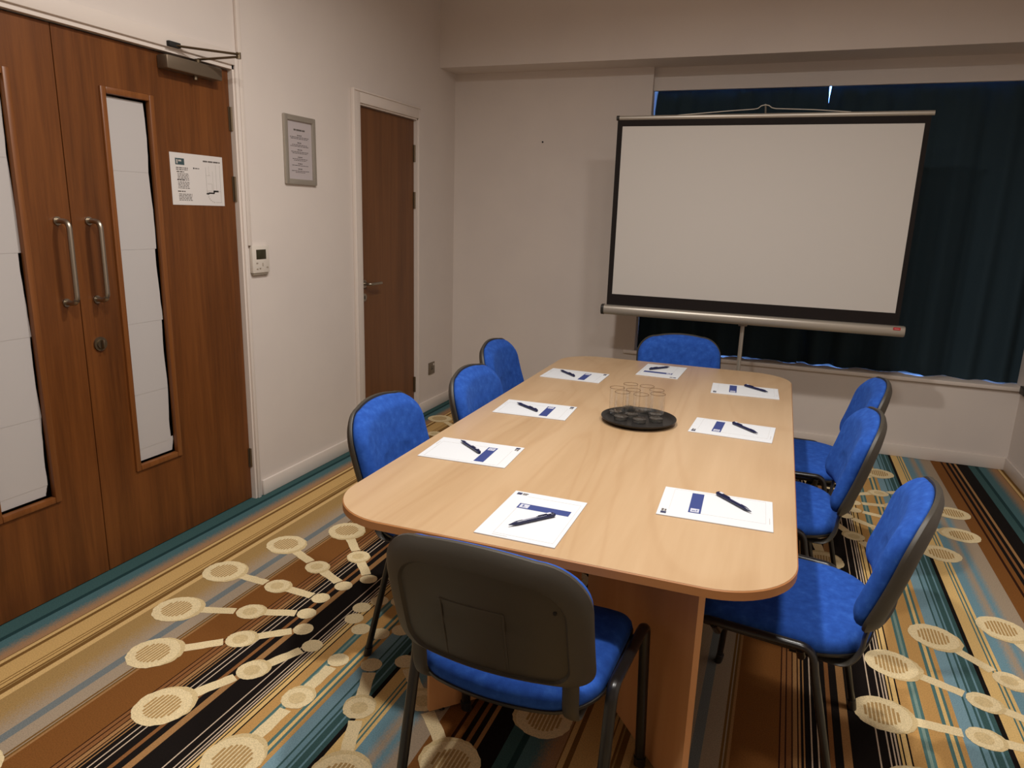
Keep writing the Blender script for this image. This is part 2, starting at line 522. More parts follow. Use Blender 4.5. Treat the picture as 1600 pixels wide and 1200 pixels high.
def motif(cx, cy, angs, r0=0.29, r1=0.50, r2=0.772):
    for i in range(9):
        a = 2 * PI * i / 9 + 0.2
        x, y = cx + 0.112 * math.cos(a), cy + 0.112 * math.sin(a)
        if inb(x, y, -0.04): disc(x, y, 0.034, 0.0008, CR1)
    for a in angs:
        a = math.radians(a); d = (math.cos(a), math.sin(a))
        at = lambda r_: (cx + d[0] * r_, cy + d[1] * r_)
        if inb(*at(r0), -0.05): disc(*at(r0), 0.035, 0.0010, CR1)
        if inb(*at(r1), -0.06):
            rod(at(r0 + 0.04), at(r1 - 0.045), 0.020, 0.0005, CR1)
            disc(*at(r1 - 0.012), 0.049, 0.0008, CR2); disc(*at(r1), 0.048, 0.0011, CR1); disc(*at(r1), 0.026, 0.0014, CR2)
        if inb(*at(r2), -0.098):
            rod(at(r1 + 0.055), at(r2 - 0.085), 0.020, 0.0005, CR1)
            disc(*at(r2 - 0.017), 0.082, 0.0008, CR2); disc(*at(r2), 0.083, 0.0011, CR1)
            bx, by = at(r2)
            for j in range(-4, 5):           # hatched heart, lines run with the stripes
                hx = j * 0.0115
                hh = math.sqrt(max(0.0, 0.052 ** 2 - hx ** 2))
                if hh > 0.01:
                    fface([(bx + hx - 0.0036, by - hh, 0.0014), (bx + hx + 0.0036, by - hh, 0.0014), (bx + hx + 0.0036, by + hh, 0.0014), (bx + hx - 0.0036, by + hh, 0.0014)], CR3)
ALL = [22.5 * i for i in range(16)]
motif(1.168, 2.045, [-22, -46, -68, -91, -117, -139.5, -159.8, 178, 155, 134, 112, 90, 67, 45, 22.5, 0])
motif(3.605, 2.19, ALL)
motif(2.60, 3.985, [a + 8 for a in ALL])
motif(0.80, 3.985, [a + 8 for a in ALL])
motif(3.0, 0.25, ALL)
motif(0.55, 0.2, ALL)
fme.from_pydata(FV, [], FF)
ca = fme.attributes.new('col_a', 'FLOAT_COLOR', 'FACE'); cb = fme.attributes.new('col_b', 'FLOAT_COLOR', 'FACE')
ct = fme.attributes.new('mixfac', 'FLOAT', 'CORNER')
ca.data.foreach_set('color', [x for c in FA for x in c]); cb.data.foreach_set('color', [x for c in FB for x in c])
ct.data.foreach_set('value', [x for t in FT for x in t])
fme.materials.append(M['carpet'])
fl = bpy.data.objects.new('floor', fme); COL.objects.link(fl); fl['kind'] = 'structure'

# ------------------------------------------------------------------ doors
def leaf_with_window(bm, y0, y1, g0, g1, z0, z1):
    xb, xf = DR - 0.044, DR
    box(bm, xb, xf, y0, g0, 0.004, HD); box(bm, xb, xf, g1, y1, 0.004, HD)
    box(bm, xb, xf, g0, g1, 0.004, z0); box(bm, xb, xf, g0, g1, z1, HD)
def bead(parent, g0, g1, z0, z1):
    w, t = 0.022, 0.010
    bm = newbm()
    xb, xf = DR - 0.014, DR + t
    for a in ((g0 - 0.002, g0 + w, z0 - 0.002, z1 + 0.002), (g1 - w, g1 + 0.002, z0 - 0.002, z1 + 0.002)):
        box(bm, xb, xf, a[0], a[1], a[2], a[3], 0.004)
    for a in ((z0 - 0.002, z0 + w), (z1 - w, z1 + 0.002)):
        box(bm, xb, xf, g0 + w, g1 - w, a[0], a[1], 0.004)
    obj('glazing_bead', bm, M['bead'], parent)
    bm = newbm(); box(bm, DR - 0.028, DR - 0.022, g0, g1, z0, z1); obj('glass_pane', bm, M['pane'], parent, False)
def pull(parent, y):
    bm = newbm()
    z0, z1 = 1.095, 1.385
    tube(bm, fillet([(DR - 0.002, y, z1), (DR + 0.058, y, z1), (DR + 0.058, y, z0), (DR - 0.002, y, z0)], 0.028, 8), 0.0095, n=14)
    h = obj('pull_handle', bm, M['steel'], parent, angle=60)
    for z in (z0, z1):
        bm = newbm(); tube(bm, [(DR, y, z), (DR + 0.006, y, z)], 0.015, n=18); obj('rose', bm, M['steel'], h)
def hinge(parent, y, z0, z1, x=DR):
    bm = newbm()
    tube(bm, [(x + 0.006, y, z0), (x + 0.006, y, z1)], 0.007, n=12)
    box(bm, x - 0.002, x + 0.003, y - 0.014, y + 0.002, z0, z1)
    obj('hinge', bm, M['dsteel'], parent)

d1 = sempty('door_1')
bm = newbm(); leaf_with_window(bm, YA1 + 0.002, YA2, 2.056, 2.294, 0.370, 1.868); obj('door_leaf', bm, M['door'], d1, False)
bead(d1, 2.056, 2.294, 0.370, 1.868)
pull(d1, 1.957)
bm = newbm()
tube(bm, [(DR, 1.951, 0.925), (DR + 0.007, 1.951, 0.925)], 0.027, n=28)
lk = obj('lock_rose', bm, M['dsteel'], d1)
bm = newbm(); tube(bm, [(DR + 0.007, 1.951, 0.925), (DR + 0.012, 1.951, 0.925)], 0.017, n=24)
box(bm, DR + 0.012, DR + 0.026, 1.947, 1.955, 0.908, 0.942, 0.002); obj('thumb_turn', bm, M['dsteel'], lk)
for z0, z1 in ((1.785, 1.887), (1.474, 1.585), (0.172, 0.268)):
    hinge(d1, YA2 + 0.002, z0, z1)
bm = newbm(); box(bm, DR, DR + 0.055, 2.332, 2.632, 1.978, 2.030, 0.006); dc = obj('door_closer', bm, M['closer'], d1)
bm = newbm(); tube(bm, [(DR + 0.03, 2.520, 2.028), (DR + 0.03, 2.520, 2.046)], 0.012, n=16)
tube(bm, [(DR + 0.03, 2.50, 1.962), (DR + 0.03, 2.50, 1.979)], 0.009, n=14); obj('closer_spindle', bm, M['dsteel'], dc)
bm = newbm()
EL = Vector((0.150, 2.605, 2.066))
for p, q in (((DR + 0.03, 2.520, 2.045), EL), ((0.02, 2.395, 2.072), EL + Vector((0, 0, 0.010)))):
    p = Vector(p); q = Vector(q); dd = (q - p).normalized(); s = Vector((-dd.y, dd.x, 0)).normalized()
    tube(bm, [p, q], 0.012, 0.0045, side=tuple(s), n=10)
tube(bm, [EL - Vector((0, 0, 0.008)), EL + Vector((0, 0, 0.017))], 0.010, n=14)
obj('closer_arm', bm, M['dsteel'], dc)
bm = newbm(); box(bm, 0.012, 0.030, 2.355, 2.415, 2.064, 2.084, 0.003); obj('arm_shoe', bm, M['dark'], dc)

d2 = sempty('door_2')
bm = newbm(); leaf_with_window(bm, YA0, YA1 - 0.002, 1.482, 1.720, 0.370, 1.868); obj('door_leaf', bm, M['door'], d2, False)
bead(d2, 1.482, 1.720, 0.370, 1.868)
pull(d2, 1.833)

d3 = sempty('door_3')
bm = newbm(); box(bm, DR - 0.044, DR, YD, YC, 0.004, HD); obj('door_leaf', bm, M['door2'], d3, False)
for z0, z1 in ((1.776, 1.885), (1.470, 1.580), (0.180, 0.290)):
    hinge(d3, YC + 0.002, z0, z1)
bm = newbm(); tube(bm, [(DR, 3.800, 1.008), (DR + 0.008, 3.800, 1.008)], 0.025, n=24); rs = obj('handle_rose', bm, M['steel'], d3)
bm = newbm(); tube(bm, fillet([(DR + 0.006, 3.800, 1.008), (DR + 0.052, 3.800, 1.008), (DR + 0.052, 3.925, 1.008)], 0.018), 0.0092, n=14)
obj('lever', bm, M['steel'], rs)
bm = newbm(); tube(bm, [(DR, 3.800, 0.925), (DR + 0.007, 3.800, 0.925)], 0.024, n=24); ks = obj('lock_rose', bm, M['steel'], d3)
bm = newbm(); box(bm, DR + 0.006, DR + 0.0085, 3.797, 3.803, 0.914, 0.934); obj('keyhole', bm, M['dark'], ks)
# unseen blackout added on corridor side so that light cannot leak round the leaves
bm = newbm(); box(bm, XO - 0.02, XO, YA0 - 0.1, YC + 0.1, 0, 2.2); struct('corridor_blackout', bm, M['wall'])

# sheets of paper over the door windows
def sheets(parent_y0, offs, zs, x0, labels, group):
    for i in range(len(offs)):
        ya, yb = offs[i]
        zt, zb = zs[i], zs[i + 1] - 0.012
        bm = newbm()
        x = x0 - 0.0008 * i
        pts = []
        rr = random.Random(i * 7 + int(parent_y0 * 100))
        for j in range(9):
            t = j / 8
            pts.append((ya + rr.uniform(-0.0012, 0.0012), zb + (zt - zb) * t))
        for j in range(9):
            t = 1 - j / 8
            pts.append((yb + 0.005 * math.sin(t * 3 + i) + rr.uniform(-0.001, 0.001), zb + (zt - zb) * t))
        a = [bm.verts.new((x, p[0], p[1])) for p in pts]; c = [bm.verts.new((x + 0.0005, p[0], p[1])) for p in pts]
        bm.faces.new(a[::-1]); bm.faces.new(c)
        for q in range(len(pts)):
            bm.faces.new((a[q], a[(q + 1) % len(pts)], c[(q + 1) % len(pts)], c[q]))
        tag(obj('paper_sheet', bm, M['sheet'], None, False), labels[i], 'paper', group)
ORD = ['topmost', 'second from the top', 'third from the top', 'fourth from the top', 'second from the bottom', 'short lowest one']
sheets(2.0, [(2.080, 2.258), (2.080, 2.262), (2.080, 2.264), (2.080, 2.266), (2.080, 2.264), (2.081, 2.268)], [1.838, 1.585, 1.285, 0.99, 0.695, 0.462, 0.412], DR - 0.012,
       ['white paper sheet over right door leaf glass, %s of six' % o for o in ORD], 'paper sheets over the right door glass')
sheets(1.4, [(1.506, 1.690), (1.506, 1.696), (1.506, 1.694), (1.506, 1.697), (1.506, 1.694), (1.507, 1.684)], [1.842, 1.600, 1.290, 1.0, 0.705, 0.450, 0.412], DR - 0.012,
       ['white paper sheet over left door leaf glass, %s of six' % o for o in ORD], 'paper sheets over the left door glass')

# ------------------------------------------------------------------ wall fittings
def bars(bm, x, y0, y1, z, h, rr, words=5, t=0.0006):
    w = y1 - y0; y = y0
    while y < y1 - 0.002:
        L = min(rr.uniform(0.35, 1.0) * w / words, y1 - y)
        box(bm, x, x + t, y, y + L, z - h / 2, z + h / 2)
        y += L + 0.0035
rr = random.Random(5)
# evacuation notice on the door
X0 = DR + 0.0005
no = thing('door_notice', 'white landscape notice with a floor plan fixed to the right-hand wooden door leaf', 'notice', (0, 0, 0))
sheet_bm = newbm(); box(sheet_bm, X0, X0 + 0.0012, 2.358, 2.656, 1.452, 1.664)
xi = X0 + 0.0012
bm = newbm(); box(bm, xi, xi + 0.0006, 2.386, 2.434, 1.616, 1.642); lg = obj('logo', bm, M['logo'], no, False)
bm = newbm(); box(bm, xi + 0.0006, xi + 0.001, 2.391, 2.398, 1.620, 1.637); box(bm, xi + 0.0006, xi + 0.001, 2.402, 2.418, 1.629, 1.636); obj('logo_mark', bm, M['inkl'], lg, False)
bm = newbm()
bars(bm, xi, 2.540, 2.640, 1.639, 0.006, rr, 3)
for z, y1 in ((1.604, 2.452), (1.597, 2.45)): bars(bm, xi, 2.388, y1, z, 0.0036, rr, 4)
for zc in (1.588, 1.555, 1.508): bars(bm, xi, 2.390, 2.430, zc, 0.0045, rr, 2)
for z0 in (1.580, 1.546, 1.497):
    for q in range(5): bars(bm, xi, 2.394, 2.455 + 0.012 * (z0 < 1.5), z0 - 0.0062 * q, 0.0026, rr, 4)
bars(bm, xi, 2.492, 2.520, 1.606, 0.004, rr, 2)
text_bm = bm
bm = newbm()
for a in ((2.552, 2.5535, 1.510, 1.615), (2.636, 2.6375, 1.510, 1.628), (2.592, 2.5930, 1.515, 1.600), (2.612, 2.613, 1.515, 1.628), (2.552, 2.636, 1.514, 1.5155),
          (2.552, 2.58, 1.58, 1.581), (2.57, 2.571, 1.58, 1.62), (2.56, 2.585, 1.545, 1.546), (2.585, 2.586, 1.52, 1.546), (2.636, 2.6375, 1.466, 1.512), (2.60, 2.637, 1.466, 1.4675)):
    box(bm, xi, xi + 0.0006, *a)
for q in range(7):
    t0 = PI + PI / 2 * q / 7; y_ = 2.602 + 0.046 * math.cos(t0); z_ = 1.510 + 0.043 * math.sin(t0)
    box(bm, xi, xi + 0.0006, y_ - 0.001, y_ + 0.004, z_ - 0.004, z_ + 0.001)
plan_bm = bm
bm = newbm()
for a in ((2.550, 2.566, 1.500, 1.506), (2.563, 2.597, 1.503, 1.509), (2.592, 2.599, 1.506, 1.517), (2.594, 2.622, 1.511, 1.518), (2.482, 2.488, 1.603, 1.609)):
    box(bm, xi, xi + 0.0008, *a)
objm('printed_sheet', [(sheet_bm, M['paper']), (text_bm, M['ink']), (plan_bm, M['inkl']), (bm, M['inkblack'])], no)

# snap frame
fr = thing('picture_frame', 'silver snap frame holding a grey printed page, on white wall between the doors', 'frame', (0, 0, 0))
fy0, fy1, fz0, fz1 = 3.060, 3.313, 1.570, 1.907
bm = newbm(); w = 0.027
for a in ((fy0, fy0 + w, fz0, fz1), (fy1 - w, fy1, fz0, fz1)): box(bm, 0.0, 0.016, *a, 0.005)
for a in ((fz0, fz0 + w), (fz1 - w, fz1)): box(bm, 0.0, 0.0155, fy0 + 0.004, fy1 - 0.004, a[0], a[1], 0.005)
obj('frame_profile', bm, M['alu'], fr)
bm = newbm(); box(bm, 0.001, 0.005, fy0 + w - 0.004, fy1 - w + 0.004, fz0 + w - 0.004, fz1 - w + 0.004); page_bm = bm
bm = newbm(); yc = (fy0 + fy1) / 2
bars(bm, 0.005, yc - 0.045, yc + 0.045, 1.838, 0.008, rr, 2)
for z in (1.812, 1.776, 1.742, 1.706, 1.674, 1.648): bars(bm, 0.005, yc - 0.018, yc + 0.018, z, 0.0045, rr, 2)
for z, hw in ((1.803, .075), (1.796, .07), (1.766, .06), (1.759, .075), (1.732, .07), (1.725, .06), (1.697, .06), (1.690, .05), (1.665, .065), (1.638, .07), (1.631, .04)): bars(bm, 0.005, yc - hw, yc + hw, z, 0.0028, rr, 6)
objm('printed_page', [(page_bm, M['print']), (bm, M['ink'])], fr)

# room controller and its trunking
th = thing('thermostat', 'white wall controller with dark display beside the double door frame', 'thermostat', (0, 0, 0))
bm = newbm(); box(bm, 0, 0.020, 2.777, 2.897, 1.140, 1.270, 0.004); obj('case', bm, M['white'], th)
bm = newbm(); box(bm, 0.0, 0.015, 2.782, 2.890, 1.130, 1.1405, 0.002); obj('mount_shadow_lip', bm, M['btn'], th)  # bottom lip of the back plate, grey for the shadow under the case
bm = newbm(); box(bm, 0.0195, 0.0212, 2.803, 2.872, 1.206, 1.252, 0.001); obj('display', bm, M['lcd'], th)
for y_, z_, a, h in ((2.806, 1.188, .012, .006), (2.806, 1.160, .010, .006), (2.826, 1.162, .010, .006), (2.846, 1.180, .004, .016), (2.878, 1.166, .012, .006)):
    bm = newbm(); box(bm, 0.0195, 0.022, y_ - a / 2, y_ + a / 2, z_ - h / 2, z_ + h / 2, 0.001); obj('button', bm, M['btn'], th)
bm = newbm(); box(bm, 0.0, 0.016, 2.7585, 2.784, 1.272, HC, 0.003)
tag(obj('cable_trunking', bm, M['gloss']), 'slim white cable trunking running up the wall from the controller', 'trunking')

# socket
so = thing('wall_socket', 'small steel power socket low on wall right of the single door', 'socket', (0, 0, 0))
bm = newbm(); box(bm, 0, 0.007, 4.624, 4.716, 0.268, 0.357, 0.002); obj('plate', bm, M['socket'], so)
bm = newbm()
for y_, z_ in ((4.662, 0.306), (4.678, 0.306), (4.670, 0.322)): box(bm, 0.007, 0.008, y_ - 0.003, y_ + 0.003, z_ - 0.005, z_ + 0.005)
obj('pin_holes', bm, M['dark'], so, False)
bm = newbm(); box(bm, 0.007, 0.011, 4.690, 4.700, 0.330, 0.346, 0.001); obj('switch', bm, M['white'], so)

# nail/plug left in the back wall
bm = newbm(); tube(bm, [(0.691, D - 0.004, 1.958), (0.691, D + 0.001, 1.958)], 0.006, n=10)
tag(obj('wall_plug', bm, M['dark']), 'tiny dark screw plug left in the bare back wall', 'screw')
# dark box on the right wall, only just in frame
bm = newbm(); box(bm, XW - 0.022, XW, 4.90, 4.985, 0.500, 0.548, 0.003)
tag(obj('wall_box', bm, M['blackpl']), 'small dark box fixed to right wall just below the sill end', 'box')

# ------------------------------------------------------------------ window, sill, curtains
bm = newbm(); box(bm, 1.374, XW, D - 0.026, D + 0.30, 0.506, 0.530, 0.003); struct('trim_4', bm, M['gloss'], smooth=True)
wn = sempty('window_1')
bm = newbm(); yw0, yw1 = D + 0.225, D + 0.285
xs = [RX, RX + 0.06, 2.21, 2.27, 3.0, 3.06, XW - 0.06, XW]
for i in range(0, 8, 2): box(bm, xs[i], xs[i + 1], yw0, yw1, 0.53, 2.42)
for i in range(1, 7, 2):
    box(bm, xs[i], xs[i + 1], yw0, yw1, 0.53, 0.59); box(bm, xs[i], xs[i + 1], yw0, yw1, 2.37, 2.42)
obj('window_frame', bm, M['upvc'], wn, False)
for i in range(1, 7, 2):
    bm = newbm(); box(bm, xs[i] - 0.004, xs[i + 1] + 0.004, yw0 + 0.025, yw0 + 0.031, 0.586, 2.374); obj('glass_pane', bm, M['pane'], wn, False)

def curtain(x0, x1, top, hem, seed, label, lean0=0.0, lean1=0.0, back=0.0):
    rc = random.Random(seed)
    nx, nz = int((x1 - x0) / 0.008), 26
    ph = [rc.uniform(0, 6.28) for _ in range(6)]
    fq = [rc.uniform(27, 33), rc.uniform(13, 17), rc.uniform(70, 90)]
    def off(s, t):     # t 0 top .. 1 bottom
        w = x0 + s * (x1 - x0)
        a = 0.014 + 0.018 * t
        return min(1.0, s * (x1 - x0) / 0.06, (1 - s) * (x1 - x0) / 0.06) * (a * math.sin(fq[0] * w + ph[0] + 1.3 * math.sin(5 * w + ph[1]) + 0.5 * t) + 0.6 * a * math.sin(fq[1] * w + ph[2] - 0.6 * t)
                + 0.003 * math.sin(fq[2] * w + ph[3]))
    bm = newbm()
    yb = D + 0.100
    grid = []
    for sidey in (0.0, 0.004):
        g = []
        for i in range(nx + 1):
            s = i / nx; w = x0 + s * (x1 - x0)
            hz = hem + max(0.0, 0.0065 * math.sin(11 * w + ph[4]) + 0.005 * math.sin(27 * w + ph[5]) + 0.0025 * math.sin(83 * w) + 0.0005) 
            row = []
            for j in range(nz + 1):
                t = j / nz
                xx = w + lean0 * math.exp(-14 * t) * (1 - s) ** 8 + lean1 * math.exp(-14 * t) * s ** 8
                row.append(bm.verts.new((xx, yb + back * max(0.0, 1 - s * (x1 - x0) / 0.08) + off(s, t) * (0.45 if t < 0.02 else 1) + sidey, top + (hz - top) * t)))
            g.append(row)
        grid.append(g)
    for g, inv in ((grid[0], 0), (grid[1], 1)):
        for i in range(nx):
            for j in range(nz):
                q = (g[i][j], g[i + 1][j], g[i + 1][j + 1], g[i][j + 1])
                bm.faces.new(q if not inv else q[::-1])
    A, B = grid
    for i in range(nx):
        for j in (0, nz):
            bm.faces.new((A[i][j], A[i + 1][j], B[i + 1][j], B[i][j]))
    for i in (0, nx):
        for j in range(nz):
            bm.faces.new((A[i][j], A[i][j + 1], B[i][j + 1], B[i][j]))
    return tag(obj('curtain', bm, M['curtain'], angle=80), label, 'curtain', 'curtains drawn across the window')
curtain(1.4485, 2.540, 2.300, 0.531, 11, 'dark navy curtain behind the left half of projector screen', 0.020, -0.010)
curtain(2.530, 3.8175, 2.300, 0.531, 23, 'dark navy curtain reaching from behind the projector screen to right wall', 0.014, 0.0, 0.016)

# ------------------------------------------------------------------ table
TZ = 0.690
TX0, TX1, TY0, TY1 = 1.3085, 2.5020, 1.4490, 3.8600
TC = ((TX0 + TX1) / 2, (TY0 + TY1) / 2); TYAW = 0.0079
hx, hy = (TX1 - TX0) / 2, (TY1 - TY0) / 2
tb = thing('meeting_table', 'long beech meeting table with rounded corners in the middle of room', 'table', (TC[0], TC[1], 0), TYAW)
RC = 0.195
bm = newbm()
rg = []
for ins, z in ((0.006, TZ - 0.026), (0.0, TZ - 0.023), (0.0, TZ - 0.003), (0.0025, TZ - 0.0005)):
    rg.append([(p[0], p[1], z) for p in rrect(-hx + ins, hx - ins, -hy + ins, hy - ins, RC - ins, 14)])
rings_mesh(bm, rg, True, False)
obj('edge_band', bm, M['beechedge'], tb)
bm = newbm(); prism(bm, rrect(-hx + 0.0025, hx - 0.0025, -hy + 0.0025, hy - 0.0025, RC - 0.0025, 14), TZ - 0.004, TZ); obj('tabletop', bm, M['beech'], tb, False)
def panel(p, q, th=0.018):
    bm = newbm()
    p = Vector(p); q = Vector(q); d = (q - p).normalized(); nn = Vector((-d.y, d.x)) * th / 2
    prism(bm, [(p + nn)[:], (q + nn)[:], (q - nn)[:], (p - nn)[:]], 0.008, TZ - 0.025)
    return obj('leg_panel', bm, M['beechleg'], tb, False)
def V(x, y):      # world to table space
    return (x - TC[0], y - TC[1])
for lo, la, ra_, ro in (((1.545, 1.651), (1.900, 2.006), (1.922, 2.063), (2.300, 1.587)), ((1.600, 3.385), (1.895, 3.090), (1.918, 3.090), (2.240, 3.390))):
    panel(V(*lo), V(*la)); panel(V(*ro), V(*ra_))
    for q, sx in ((lo, 0.03), (ro, -0.03)):
        sg = 1 if q[1] < 2.5 else -1
        bm = newbm(); lathe(bm, [(0, 0), (0.010, 0), (0.010, 0.009), (0, 0.009)], V(*q)[0] + sx, V(*q)[1] + sg * abs(sx) * (1.0 if sx > 0 else 1.26), 16); obj('glide', bm, M['blackpl'], tb)
bm = newbm(); box(bm, -0.012, 0.012, 2.08 - TC[1], 3.05 - TC[1], TZ - 0.325, TZ - 0.025); obj('centre_rail', bm, M['beechleg'], tb, False)

# ------------------------------------------------------------------ chairs
def seat_outline(half=0.228, y0=-0.185, y1=0.215):
    pts = []
    for cx, cy, rr_, a in ((half - 0.065, y1 - 0.065, 0.065, 0), (-half + 0.065, y1 - 0.065, 0.065, PI / 2), (-half + 0.10, y0 + 0.10, 0.10, PI), (half - 0.10, y0 + 0.10, 0.10, 1.5 * PI)):
        for i in range(9):
            t = a + PI / 2 * i / 8
            pts.append([cx + rr_ * math.cos(t), cy + rr_ * math.sin(t)])
        if a == 0 or a == PI:
            last = pts[-1]
            for i in range(1, 8):
                pts.append([last[0] + (-1 if a == 0 else 1) * i / 8 * (2 * half - (0.13 if a == 0 else 0.20)), last[1]])
        else:
            last = pts[-1]
            ln = (y1 - y0 - 0.165) * (-1 if a < 3 else 1)
            for i in range(1, 4): pts.append([last[0], last[1] + ln * i / 4])
    out = []
    for x, y in pts:
        if y < -0.02: y -= 0.045 * (1 - (x / half) ** 2) * min(1.0, (-0.02 - y) / 0.15)
        out.append((x, y))
    return out
SO = seat_outline()
def seat_ring(ins, z, dz=0.0):
    o = []
    for x, y in SO:
        k_ = 1 - ins / 0.22
        X, Y = x * k_, y * k_
        zz = z + dz - (max(0.0, Y - 0.10) / 0.115) ** 2 * 0.016 * (1 if dz or z > 0.43 else 0.5) + 0.006 * (X / 0.228) ** 2
        o.append((X, Y, zz))
    return o
def back_outline(w=0.2300, z0=0.519, z1=0.824, rt=0.105, rb=0.050):
    pts = []
    def arc(cx, cz, r_, a0):
        for i in range(11):
            a = a0 + PI / 2 * i / 10; pts.append((cx + r_ * math.cos(a), cz + r_ * math.sin(a)))
    arc(w - rt, z1 - rt, rt, 0)
    for i in range(1, 10):
        x = (w - rt) * (1 - 2 * i / 10); pts.append((x, z1 + 0.012 * (1 - (x / (w - rt)) ** 2)))
    arc(-w + rt, z1 - rt, rt, PI / 2)
    for i in range(1, 4): pts.append((-w, z1 - rt - i / 4 * (z1 - rt - z0 - rb)))
    arc(-w + rb, z0 + rb, rb, PI)
    for i in range(1, 10):
        x = -(w - rb) * (1 - 2 * i / 10); pts.append((x, z0 + 0.004 * (1 - (x / (w - rb)) ** 2)))
    arc(w - rb, z0 + rb, rb, 1.5 * PI)
    for i in range(1, 4): pts.append((w, z0 + rb + i / 4 * (z1 - rt - z0 - rb)))
    return pts
BO = back_outline()
def bmap(x, z, d):
    t = (z - 0.508) / 0.3135
    y = -(0.208 + (z - 0.508) * 0.232) + (0.049 - 0.017 * t) * (x / 0.230) ** 2 - d * 0.966 - 0.008 * math.sin(PI * max(0, min(1, t)))
    return (x, y, z - d * 0.26)
def bring(ins, d, bot=None, crest=0.0):
    o = []
    for x, z in BO:
        iz = ins if (bot is None or z > 0.600) else bot
        if crest and z > 0.671: iz += crest * max(0.0, 0.026 - d) * min(1.0, (z - 0.671) / 0.13) * max(0.0, 1 - iz / 0.11)
        o.append(bmap(x * (1 - ins / 0.230), 0.671 + (z - 0.671) * (1 - iz / 0.153), d))
    return o

def make_chair(label):
    t = thing('meeting_chair', label, 'chair', group='blue chairs round the meeting table')
    bm = newbm()
    rings_mesh(bm, [seat_ring(0.012, 0.420), seat_ring(0.002, 0.424), seat_ring(0.0, 0.436), seat_ring(0.003, 0.449), seat_ring(0.010, 0.459), seat_ring(0.026, 0.466),
                    seat_ring(0.06, 0.470), seat_ring(0.11, 0.472), seat_ring(0.17, 0.472)])
    obj('seat', bm, M['fabric'], t, angle=80)
    bm = newbm(); rings_mesh(bm, [seat_ring(0.035, 0.410), seat_ring(0.006, 0.412), seat_ring(-0.002, 0.418), seat_ring(-0.002, 0.425), seat_ring(0.008, 0.427)]); obj('seat_pan', bm, M['blackpl'], t, angle=60)
    bm = newbm()
    rings_mesh(bm, [bring(0.13, 0.030, None, 0.6), bring(0.06, 0.030, None, 0.6), bring(0.006, 0.030, None, 0.6), bring(0.003, 0.023, None, 0.6), bring(0.004, 0.013, None, 0.6), bring(0.009, 0.003, None, 0.6), bring(0.020, -0.0085, None, 0.6), bring(0.027, -0.0135, None, 0.6), bring(0.032, -0.0155, None, 0.6), bring(0.040, -0.0170, None, 0.6), bring(0.06, -0.0185, None, 0.6), bring(0.09, -0.019, None, 0.6), bring(0.13, -0.019, None, 0.6)])
    obj('backrest', bm, M['fabric'], t, angle=80)
    bm = newbm()
    rings_mesh(bm, [bring(0.13, 0.0315), bring(0.06, 0.0315), bring(0.006, 0.0315), bring(-0.001, 0.0300), bring(-0.003, 0.033), bring(-0.004, 0.040), bring(0.002, 0.048), bring(0.014, 0.056), bring(0.040, 0.057, 0.018), bring(0.046, 0.050, 0.020),
                    bring(0.08, 0.049, 0.05), bring(0.13, 0.049)])
    sh = obj('back_shell', bm, M['shell'], t, angle=40)
    bm = newbm()
    def rib(pts):
        tube(bm, [bmap(x, z, 0.0495) for x, z in pts], 0.0022, 0.0015, n=6)
    rib([(-0.083, 0.545), (-0.083, 0.62), (-0.083, 0.70)]); rib([(-0.083, 0.70), (-0.01, 0.70), (0.06, 0.70)]); rib([(0.06, 0.70), (0.06, 0.62), (0.06, 0.545)])
    obj('moulded_rib', bm, M['shell'], sh)
    for x, z in ((0.165, 0.725), (0.172, 0.545)):
        bm = newbm(); p = bmap(x, z, 0.049); tube(bm, [p, (p[0], p[1] - 0.003, p[2])], 0.004, n=10); obj('rivet', bm, M['dark'], sh)
    for s in (-1, 1):
        for fy, by, fx, bx in ((0.206, 0.180, 0.265, 0.257), (-0.207, -0.120, 0.250, 0.246)):
            bm = newbm(); tube(bm, [(s * fx, fy, 0.020), (s * bx, by, 0.385)], 0.014, 0.010, side=(1, 0, 0), n=14)
            lg_ = obj('leg', bm, M['frameblk'], t, angle=60)
            bm = newbm(); tube(bm, [(s * fx, fy + 0.003 * (1 if fy > 0 else -1), 0.0), (s * fx, fy - 0.003 * (1 if fy > 0 else -1), 0.030)], 0.0165, 0.0125, side=(1, 0, 0), n=14)
            obj('foot_cap', bm, M['blackpl'], lg_, angle=60)
        bm = newbm(); tube(bm, fillet([(s * 0.257, 0.180, 0.385), (s * 0.2560, 0.176, 0.452), (s * 0.2465, -0.108, 0.452), (s * 0.246, -0.120, 0.385)], 0.045, 8), 0.014, 0.010, side=(1, 0, 0), n=14)
        obj('side_rail', bm, M['frameblk'], t, angle=60)
        bm = newbm()
        tube(bm, fillet([(s * 0.178, -0.05, 0.399), (s * 0.180, -0.185, 0.399), (s * 0.182, -0.2105, 0.440), bmap(s * 0.182, 0.515, 0.036), bmap(s * 0.182, 0.60, 0.036)], 0.03, 5), 0.019, 0.006, side=(1, 0, 0), n=12)
        obj('back_bracket', bm, M['shell'], t, angle=60)
    for y, hw in ((0.13, 0.255), (-0.08, 0.248)):
        bm = newbm(); tube(bm, [(-hw, y, 0.444), (-0.205, y, 0.399), (0.205, y, 0.399), (hw, y, 0.444)], 0.011, n=12); obj('cross_bar', bm, M['frameblk'], t, angle=60)
    return t
DEG = PI / 180
ch0 = make_chair('blue chair showing its black plastic back, at the near end of table')
ch0.location = (1.910, 1.488, 0); ch0.rotation_euler = (0, 0, -2.0 * DEG)
